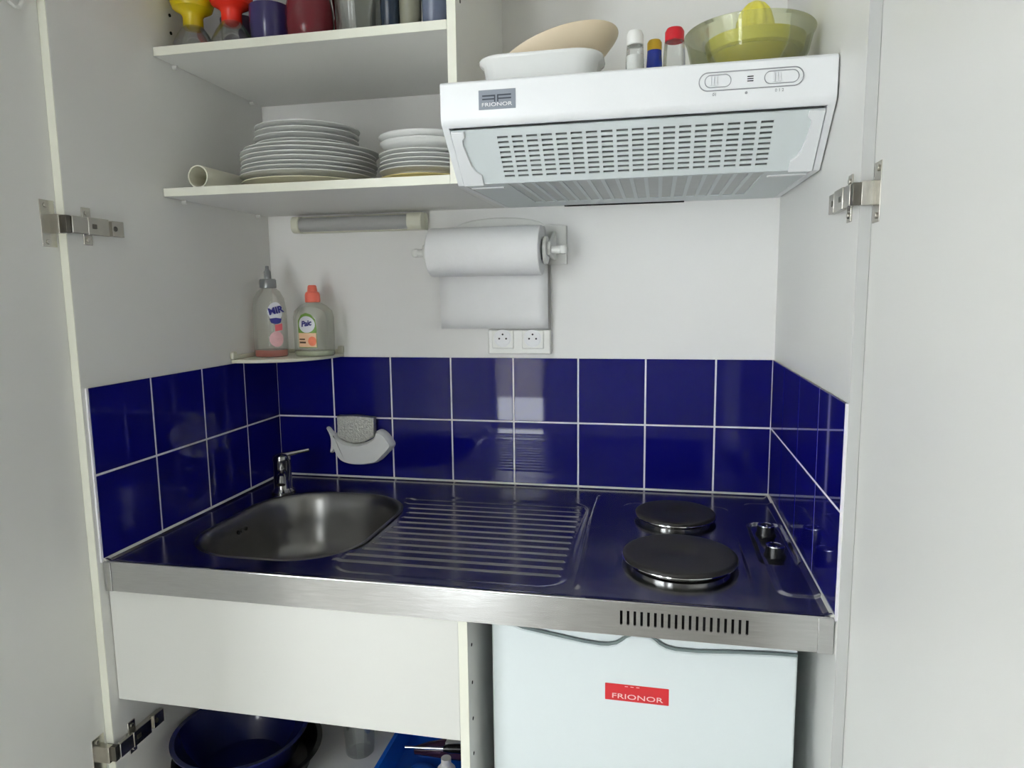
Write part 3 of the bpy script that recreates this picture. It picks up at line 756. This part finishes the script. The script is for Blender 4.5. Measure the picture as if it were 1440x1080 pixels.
gb = thing('glass_bowl', 'wide clear glass bowl holding a yellow citrus juicer, at the end of the hood', 'bowl', (1.084, -.318, ZH))
obj('bowl', lathe(bmn(), [(0, 0), (.050, 0), (.055, .002), (.078, .020), (.094, .050), (.1005, .078), (.1040, .084), (.1045, .087), (.1030, .089), (.0985, .085), (.0915, .051), (.076, .023), (.052, .005), (0, .004)], (1.084, -.318, ZH + .0004), 64), M_GLASSY, gb)
jc = thing('citrus_juicer', 'yellow plastic citrus juicer with a pointed cone inside the glass bowl', 'juicer', (1.096, -.312, ZH + .012))
c = (1.094, -.316, ZH + .0062)
obj('catch_cup', lathe(bmn(), [(0, 0), (.039, 0), (.045, .004), (.064, .026), (.071, .047), (.069, .048), (.061, .028), (.042, .008), (0, .006)], c, 48), M_YELD, jc)
obj('juicer_dish', lathe(bmn(), [(.020, .0485), (.072, .0485), (.0765, .051), (.0800, .069), (.0785, .070), (.074, .055), (.022, .054)], c, 48), M_YEL, jc)
obj('reamer', lathe(bmn(), [(.030, .054), (.031, .075), (.0285, .100), (.0235, .117), (.0150, .127), (.006, .132), (0, .133)], c, 64, lobes=10, amp=.06), M_YEL, jc)

# ------------------------------------------------------------------ back wall fittings
lp = thing('strip_light', 'short grey tubular strip light fixed under the shelf on the back wall', 'lamp', (.246, -.03, 1.51))
obj('back_plate', box(bmn(), .085, .412, -.022, -.0005, 1.512, 1.550), M_PLC, lp, .002)
bm = bmn(); cyl(bm, (.103, -.030, 1.530), (.374, -.030, 1.530), .0165, n=32); obj('diffuser', bm, M_DIFF, lp)
for a, b in ((.084, .103), (.374, .410)):
    bm = bmn(); prism(bm, rrect(-.028, 1.5305, .0205, .0195, .015, 6), lambda y, z: Vector((a, y, z)), lambda y, z: Vector((b, y, z))); obj('end_cap', bm, M_PLC, lp, .002)

RX, RYC, RZC, RR = .5705, -.082, 1.4540, .0535
hol = thing('paper_towel_holder', 'white plastic wall holder carrying the roll of kitchen paper', 'paper towel holder', (.58, -.01, 1.45))
bm = bmn()
pts = [(.425, 1.425), (.740, 1.425), (.740, 1.512), (.700, 1.516)] + [(.585 + .105 * cos(radians(a)), 1.512 + .022 * sin(radians(a))) for a in range(10, 180, 17)] + [(.470, 1.516), (.425, 1.512)]
prism(bm, pts, lambda x, z: Vector((x, -.0005, z)), lambda x, z: Vector((x, -.008, z)))
obj('back_plate', bm, M_PLW, hol, .002)
for s, xa, xb in ((-1, .428, .436), (1, .708, .716)):
    bm = bmn(); prism(bm, [(-.006, 1.435), (-.006, 1.500), (-.060, 1.478), (-.095, 1.470), (-.100, 1.456), (-.092, 1.442), (-.050, 1.438)], lambda y, z: Vector((xa, y, z)), lambda y, z: Vector((xb, y, z)))
    obj('bracket_arm', bm, M_PLW, hol, .002)
    bm = bmn(); xi = .444 if s < 0 else .700
    cyl(bm, (xi, RYC, RZC), (xb if s < 0 else xa, RYC, RZC), .030, n=32); obj('end_disc', bm, M_PLW, hol, .002)
    bm = bmn(); xo = .408 if s < 0 else .742
    cyl(bm, (xa if s < 0 else xb, RYC, RZC), (xo, RYC, RZC), .0085, n=20)
    lathe(bm, [(0, -.010), (.008, -.008), (.0105, 0), (.008, .008), (0, .010)], (xo, RYC, RZC), 20)
    obj('knob', bm, M_PLW, hol)
rl = thing('paper_towel_roll', 'roll of white kitchen paper with its loose sheet hanging behind, above the sockets', 'paper towel', (RX, RYC, RZC))
bm = bmn(); xa, xb = .4460, .6955
for xx, rr_ in ((xa, RR), (xb, RR)): pass
n = 56; ro = [[], []]; ri = [[], []]
for k, xx in enumerate((xa, xb)):
    for i in range(n):
        a = 2 * pi * i / n
        ro[k].append(bm.verts.new((xx, RYC + RR * cos(a), RZC + RR * sin(a)))); ri[k].append(bm.verts.new((xx, RYC + .021 * cos(a), RZC + .021 * sin(a))))
for i in range(n):
    j = (i + 1) % n
    bm.faces.new((ro[0][i], ro[0][j], ro[1][j], ro[1][i])); bm.faces.new((ri[0][i], ri[1][i], ri[1][j], ri[0][j]))
    for k in (0, 1): bm.faces.new((ro[k][i], ro[k][j], ri[k][j], ri[k][i]))
obj('roll', bm, M_PAPER, rl, .002, ang=50)
bm = bmn(); rows = []
prof_s = [(RYC + RR * cos(radians(a)) * 1.006, RZC + RR * sin(radians(a)) * 1.006) for a in (80, 60, 40, 20, 0)] + [(RYC + RR * 1.0, 1.42), (RYC + RR * .98, 1.36), (RYC + RR * 1.02, 1.31), (RYC + RR * 1.08, 1.2815)]
for y, z in prof_s: rows.append([bm.verts.new((xa + (xb + .004 - xa) * i / 10, y + .0012 * sin(i * 1.3), z)) for i in range(11)])
for A, B in zip(rows, rows[1:]):
    for i in range(10): bm.faces.new((A[i], A[i + 1], B[i + 1], B[i]))
sh = obj('loose_sheet', bm, M_PAPER, rl, ang=80); s_ = sh.modifiers.new('solid', 'SOLIDIFY'); s_.thickness = .0008

so = thing('double_socket', 'white surface-mounted double power socket just above the tiles', 'power socket', (.6295, -.01, 1.221))
obj('socket_box', box(bmn(), .5555, .7035, -.016, -.0005, 1.2215, 1.2790), M_PLW, so, .003)
obj('cable_duct', box(bmn(), .702, .7042, -.010, -.0005, 1.2790, 1.425), M_PLW, so, .0005)
for sx in (.5915, .6620):
    bm = bmn(); box(bm, sx - .0255, sx + .0255, -.0195, -.0155, 1.2345, 1.2775)
    f_ = obj('socket_face', bm, M_PLW, so, .002)
    c = (sx, 1.2590)
    bm = bmn(); A = []
    for r, y in ((.0205, -.0193), (.0205, -.0205), (.0188, -.0205), (.0180, -.0197)): A.append([bm.verts.new((c[0] + r * cos(2 * pi * i / 36), y, c[1] + r * sin(2 * pi * i / 36))) for i in range(36)])
    for R, S in zip(A, A[1:]):
        for i in range(36): bm.faces.new((R[i], R[(i + 1) % 36], S[(i + 1) % 36], S[i]))
    bm.faces.new(A[-1]); obj('socket_ring', bm, M_WHITE, f_)
    bm = bmn()
    for dx, dz in ((-.0082, -.001), (.0082, -.001), (0, .0088)): cyl(bm, (c[0] + dx, -.0190, c[1] + dz), (c[0] + dx, -.0200, c[1] + dz), .0022, n=14)
    each('pin_hole', bm, M_HOLE, f_)

# ------------------------------------------------------------------ corner shelf and bottles
csf = thing('corner_shelf', 'ivory plastic quarter-round corner shelf above the tap', 'corner shelf', (.08, -.08, 1.212))
arc = [(.185 * sin(radians(a)) ** .85, -.192 * cos(radians(a)) ** .85) for a in [i * 7.5 for i in range(13)]]
bm = bmn(); prism(bm, [(.0005, -.0005)] + arc, lambda x, y: Vector((max(x, .0004), min(y, -.0004), 1.2125)), lambda x, y: Vector((max(x, .0004), min(y, -.0004), 1.2205)))
obj('shelf_board', bm, M_PLC, csf, .002)
bm = bmn(); box(bm, .172, .187, -.010, -.0005, 1.2205, 1.2390); box(bm, .0005, .010, -.196, -.180, 1.2205, 1.2390)
box(bm, .02, .178, -.0045, -.0005, 1.2205, 1.2300); box(bm, .0005, .0045, -.185, -.02, 1.2205, 1.2300)
each('rim', bm, M_PLC, csf, .003)
ZK = 1.2208
def bottle(name, x, y, sx, sy, prof, m, cat, lab, rot=0):
    t = thing(name, lab, cat, (x, y, ZK))
    b = obj('bottle_body', lathe(bmn(), prof, (x, y, ZK), 48, sx=sx, sy=sy), m, t, ang=60)
    return t, b
cam_dir = Vector((.94 - .05, -1.6 + .1, 0)).normalized()
bx_, by_ = .0465, -.098
t1, b1 = bottle('dish_soap_bottle', bx_, by_, 1, .80, [(0, 0), (.038, 0), (.0405, .004), (.0405, .085), (.040, .11), (.036, .135), (.027, .152), (.0165, .160), (.0155, .166), (0, .166)], M_CLEARP, 'bottle', 'tall clear dish soap bottle with grey pump cap and blue logo, nearly empty')
obj('liquid', lathe(bmn(), [(0, .001), (.037, .001), (.0385, .004), (.0385, .016), (0, .016)], (bx_, by_, ZK), 40, sx=1, sy=.8), M_SOAP, t1)
obj('cap', lathe(bmn(), [(.0175, .160), (.0190, .161), (.0190, .178), (.017, .181), (.0085, .182), (.0080, .198), (.0065, .200), (.0045, .204), (.0040, .211), (0, .212)], (bx_, by_, ZK), 32), M_CAPG, t1)
def label_patch(cx, cy, rx, ry, off, ang0, pts, z0, m, parent, name):
    """patch wrapped on an elliptical bottle: pts (s, z) with s = arc angle in radians about ang0"""
    bm = bmn(); V = [bm.verts.new((cx + (rx + off) * cos(ang0 + s), cy + (ry + off) * sin(ang0 + s), z0 + z)) for s, z in pts]
    bm.faces.new(V); bmesh.ops.triangulate(bm, faces=bm.faces)
    bmesh.ops.subdivide_edges(bm, edges=bm.edges, cuts=3, use_grid_fill=True)
    for v in bm.verts:
        a = math.atan2((v.co.y - cy) / ry, (v.co.x - cx) / rx); v.co.x = cx + (rx + off) * cos(a); v.co.y = cy + (ry + off) * sin(a)
    return obj(name, bm, m, parent, ang=80)
def oval(s, z, rs, rz, n=24): return [(s + rs * cos(2 * pi * i / n), z + rz * sin(2 * pi * i / n)) for i in range(n)]
A0 = radians(-44)
lw_ = label_patch(bx_, by_, .0405, .0324, .0005, A0, oval(.0, .106, .46, .0215), ZK, M_LABW, t1, 'logo_disc')
bm = bmn(); cM = Vector((bx_ + .0412 * cos(A0), by_ + .0331 * sin(A0), ZK + .108)); nrm = Vector((cos(A0) / .0405, sin(A0) / .0324, 0)).normalized()
rgt = Vector((-nrm.y, nrm.x, 0)); rgt = rgt if rgt.x > 0 else -rgt
text_bm(bm, 'MIR', .0215, basis(cM + nrm * .0016, rgt + Vector((0, 0, .22)), (0, 0, 1)), .95, .0009, bold=.0007)
obj('logo_lettering', bm, M_LOGOB, lw_)
label_patch(bx_, by_, .0405, .0324, .0006, A0, [(a, .0895 + .008 * sin((a + .4) * 4) - .006 * (1 - (a / .4) ** 2)) for a in (-.38, -.2, 0, .2, .38)] + [(a, .083 - .006 * (1 - (a / .4) ** 2)) for a in (.30, .1, -.1, -.30)], ZK, M_LOGOB, t1, 'logo_swoosh')
label_patch(bx_, by_, .0405, .0324, .0005, A0, [(-.08, .060), (.40, .063), (.40, .078), (-.08, .075)], ZK, M_LABR, t1, 'label_banner')
label_patch(bx_, by_, .0405, .0324, .0004, A0, oval(.0, .042, .44, .018), ZK, M_LABP, t1, 'label_print')
x2, y2 = .1450, -.072
t2, b2 = bottle('dish_soap_bottle', x2, y2, 1, .62, [(0, 0), (.046, 0), (.0495, .004), (.0500, .05), (.0500, .090), (.0465, .106), (.032, .119), (.0165, .126), (.0155, .132), (0, .132)], M_CLEARP, 'bottle', 'shorter clear dish soap bottle with coral cap and green and orange label')
obj('liquid', lathe(bmn(), [(0, .001), (.045, .001), (.0475, .004), (.0475, .012), (0, .012)], (x2, y2, ZK), 40, sx=1, sy=.62), M_SOAPG, t2)
obj('cap', lathe(bmn(), [(.0165, .126), (.0175, .127), (.0170, .144), (.0150, .149), (.0115, .151), (.0100, .163), (.008, .166), (0, .166)], (x2, y2, ZK), 32, lobes=16, amp=.02), M_CORAL, t2)
B0 = radians(-86); DZ = .009
ra, rb = .0500, .0310
lg = label_patch(x2, y2, ra, rb, .0004, B0, [(-.62, .012), (.36, .012), (.36, .062), (.30, .078), (.12, .089), (-.14, .093), (-.40, .088), (-.62, .074)], ZK + DZ, M_LABG, t2, 'label')
label_patch(x2, y2, ra, rb, .0007, B0, [(-.60, .013), (.34, .013), (.34, .046), (-.60, .046)], ZK + DZ, M_LABO, lg, 'label_field')
ld = label_patch(x2, y2, ra, rb, .0010, B0, oval(-.12, .066, .42, .0195), ZK + DZ, M_LABW, lg, 'logo_disc')
label_patch(x2, y2, ra, rb, .0012, B0, oval(.14, .027, .20, .011), ZK + DZ, M_ORANGE, lg, 'fruit_print')
label_patch(x2, y2, ra, rb, .0012, B0, [(-.54, .022), (-.18, .022), (-.18, .026), (-.54, .026)], ZK + DZ, M_BROWN, lg, 'small_print')
label_patch(x2, y2, ra, rb, .0012, B0, [(-.54, .030), (-.22, .030), (-.22, .033), (-.54, .033)], ZK + DZ, M_BROWN, lg, 'small_print')
aa = B0 - .12; cM = Vector((x2 + (ra + .0022) * cos(aa), y2 + (rb + .0022) * sin(aa), ZK + DZ + .068)); nrm = Vector((cos(aa) / ra, sin(aa) / rb, 0)).normalized(); rgt = Vector((-nrm.y, nrm.x, 0)); rgt = rgt if rgt.x > 0 else -rgt
bm = bmn(); text_bm(bm, 'Paic', .0180, basis(cM, rgt + Vector((0, 0, .15)), (0, 0, 1)), .9, .0006, .25, bold=.0005)
obj('logo_lettering', bm, M_LOGOB, ld)

# ------------------------------------------------------------------ fish sponge holder
fh = thing('fish_sponge_holder', 'white ceramic fish-shaped sponge holder stuck on the blue tiles', 'sponge holder', (.235, -.02, .95))
FY = -.0035
#FISH
def inflate(bm, outline, y0, dep, flat=.0):
    n = len(outline)
    area = sum(outline[i][0] * outline[(i + 1) % n][1] - outline[(i + 1) % n][0] * outline[i][1] for i in range(n))
    sg = 1 if area > 0 else -1
    def off(d):
        R = []
        for i in range(n):
            p, q = outline[i - 1], outline[(i + 1) % n]; tx, tz = q[0] - p[0], q[1] - p[1]; l = math.hypot(tx, tz) or 1
            R.append((outline[i][0] - sg * tz / l * d, outline[i][1] + sg * tx / l * d))
        return R
    rings = []
    for d, k in ((0, 0), (0, .45), (.0010, .66), (.0028, .82), (.0055, .94), (.0080, 1.0)):
        rings.append([bm.verts.new((x, y0 - dep * k, z)) for x, z in off(min(d, flat or d))])
    for A, B in zip(rings, rings[1:]):
        for i in range(n): bm.faces.new((A[i], A[(i + 1) % n], B[(i + 1) % n], B[i]))
    bm.faces.new(rings[0][::-1]); bm.faces.new(rings[-1])
def smooth_closed(pts, it=2):
    for _ in range(it):
        q = []
        for i in range(len(pts)):
            a, b = pts[i], pts[(i + 1) % len(pts)]
            q += [(a[0] * .75 + b[0] * .25, a[1] * .75 + b[1] * .25), (a[0] * .25 + b[0] * .75, a[1] * .25 + b[1] * .75)]
        pts = q
    return pts
def fpx(u, v):   # photo outline -> wall coordinates (metres) for the fish front plane
    return (.1292 + (u - 453) * .001857, 1.0300 - (v - 606) * .001745 - (u - 453) * .00006)
front = [fpx(*p) for p in ((470, 609), (473.5, 613), (479, 618.5), (487, 622), (498, 623.5), (508, 622.5), (518, 618), (527, 612), (528.5, 603), (534, 601), (542, 605), (548, 613), (553, 621), (550, 627), (542, 636), (531, 648), (520, 651), (506, 653.5), (490, 653.5), (479, 650), (472, 642), (468, 631), (468, 617))]
bm = bmn(); inflate(bm, smooth_closed(front, 2), FY, .030, .0048)
fo = obj('fish_body', bm, M_FISH, fh, ang=70)
tail = [fpx(*p) for p in ((454.5, 603), (459, 602.5), (464, 609), (469, 615), (473, 620), (473, 627), (469, 632), (463.5, 641), (459, 640), (461.5, 628), (461, 615))]
bm = bmn(); inflate(bm, smooth_closed(tail, 2), FY, .014, .0030); obj('tail', bm, M_FISH, fh, ang=70)
bm = bmn()
spx = [fpx(*p) for p in ((475, 584), (500, 582.5), (527.5, 583.5), (527, 611), (517, 617.3), (508, 621.6), (498, 622.6), (487, 621), (479, 617.5), (474.5, 613))]
prism(bm, spx, lambda x, z: Vector((x, FY - .0035, z + .0006)), lambda x, z: Vector((x, FY - .024, z + .0006)))
tag(obj('scouring_sponge', bm, M_SPONGE, base=(.222, -.016, 1.03), bevel=.003), 'glittery silver scouring sponge tucked in the white fish holder', 'sponge')

# ------------------------------------------------------------------ inside the lower cupboard
ZL = .4205
def openbowl(x, y, z, r, h, m, name, lab, cat, foot=.55):
    o = obj(name, lathe(bmn(), [(0, 0), (r * foot, 0), (r * (foot + .05), .003), (r * .86, h * .45), (r * .97, h * .9), (r * 1.03, h), (r * 1.03, h + .003), (r * .96, h + .002), (r * .84, h * .5), (r * foot, .006), (0, .005)], (x, y, z), 56), m, base=(x, y, z), ang=50)
    return tag(o, lab, cat)
openbowl(.152, -.440, ZL, .138, .045, M_BLKPAN, 'frying_pan', 'black pan under the navy bowl inside the lower cupboard', 'pan', .8)
openbowl(.142, -.448, ZL + .0065, .126, .080, M_NAVYG, 'mixing_bowl', 'shiny navy blue bowl standing in the black pan inside the lower cupboard', 'bowl', .62)
o = obj('drinking_glass', lathe(bmn(), [(0, 0), (.026, 0), (.029, .003), (.034, .10), (.033, .10), (.0275, .006), (0, .006)], (.350, -.352, ZL), 36), M_CLEAR, base=(.350, -.352, ZL)); tag(o, 'clear drinking glass between the navy bowl and the blue tray', 'glass')
tr = thing('tool_tray', 'bright blue plastic tray full of tools in the lower cupboard', 'tray', (.53, -.33, ZL))
bm = bmn(); rr = []
for hx, hy, z in ((.092, .135, 0), (.098, .142, .050), (.103, .147, .050), (.103, .147, .053), (.095, .139, .053), (.089, .132, .004)):
    rr.append([bm.verts.new((.532 + x, -.390 + y, ZL + z)) for x, y in rrect(0, 0, hx, hy, .02, 6)])
for A, B in zip(rr, rr[1:]):
    for i in range(len(A)): bm.faces.new((A[i], A[(i + 1) % len(A)], B[(i + 1) % len(A)], B[i]))
bm.faces.new(rr[0][::-1]); bm.faces.new(rr[-1]); obj('tray_body', bm, M_BLUEBOX, tr, ang=45)
bm = bmn(); lathe(bm, [(0, .012), (.018, .010), (.026, .003), (.028, 0)], (.500, -.395, ZL + .0045), 28); obj('moulded_boss', bm, M_BLUEBOX, tr)
sv = thing('screwdriver', 'screwdriver with a thin steel shaft and dark handle lying across the blue tray', 'screwdriver', (.53, -.385, ZL + .050))
bm = bmn(); cyl(bm, (.464, -.390, ZL + .0500), (.545, -.383, ZL + .0525), .0027, n=12); obj('shaft', bm, M_CHROME, sv)
bm = bmn(); tube(bm, [(.542, -.383, ZL + .0525), (.552, -.382, ZL + .053), (.585, -.378, ZL + .054), (.615, -.374, ZL + .055)], [.006, .0085, .0095, .008], n=14); obj('handle', bm, M_BLACK, sv)
pk = thing('hand_tool', 'dark hand tool with a pale sticker at the back of the blue tray', 'tool', (.56, -.35, ZL + .005))
bm = bmn(); tube(bm, [(.470, -.352, ZL + .018), (.500, -.348, ZL + .022), (.545, -.345, ZL + .0265), (.612, -.340, ZL + .0265)], [.008, .014, .021, .021], n=18); obj('tool_body', bm, M_AUB, pk)
bm = bmn(); box(bm, .538, .575, -.361, -.341, ZL + .0440, ZL + .0495); obj('tool_sticker', bm, M_TOOLW, pk, .001)
bo = thing('small_bottle', 'small squat bottle with a pale neck and olive base standing in the blue tray', 'bottle', (.560, -.425, ZL))
bm = bmn(); lathe(bm, [(0, 0), (.016, 0), (.0175, .003), (.0175, .030), (0, .030)], (.560, -.425, ZL + .0045), 28); obj('bottle_base', bm, M_OLIVE, bo)
bm = bmn(); lathe(bm, [(.0175, .030), (.0175, .038), (.011, .046), (.0095, .048), (.0095, .060), (0, .060)], (.560, -.425, ZL + .0045), 28); obj('bottle_neck', bm, M_TOOLW, bo)

# ------------------------------------------------------------------ camera, sky, colour
cam = bpy.data.cameras.new('camera'); co = bpy.data.objects.new('camera', cam); COL.objects.link(co); SC.camera = co
R_ = Vector((.97901259, .20345464, -.01185536)); U_ = Vector((-.01484968, .12923105, .99150331)); F_ = Vector((-.20325803, .97051818, -.12954007))
mx = Matrix((R_, U_, -F_)).transposed().to_4x4(); mx.translation = Vector((.94237, -1.59542, 1.36257)); co.matrix_world = mx
cam.sensor_width = 36; cam.lens = 978.3 / 1440 * 36; cam.clip_start = .02
wd = bpy.data.worlds.new('sky'); SC.world = wd; wd.use_nodes = True
nt = wd.node_tree; bg = nt.nodes['Background']; bg.inputs['Color'].default_value = (.95, .98, 1, 1); bg.inputs['Strength'].default_value = 15
vs_ = SC.view_settings; vs_.view_transform = 'Standard'; vs_.look = 'None'; vs_.gamma = 1; vs_.exposure = 0.05; vs_.use_curve_mapping = False
SC.cycles.max_bounces = 12; SC.cycles.diffuse_bounces = 8; SC.cycles.transparent_max_bounces = 24
SC.cycles.sample_clamp_indirect = 6
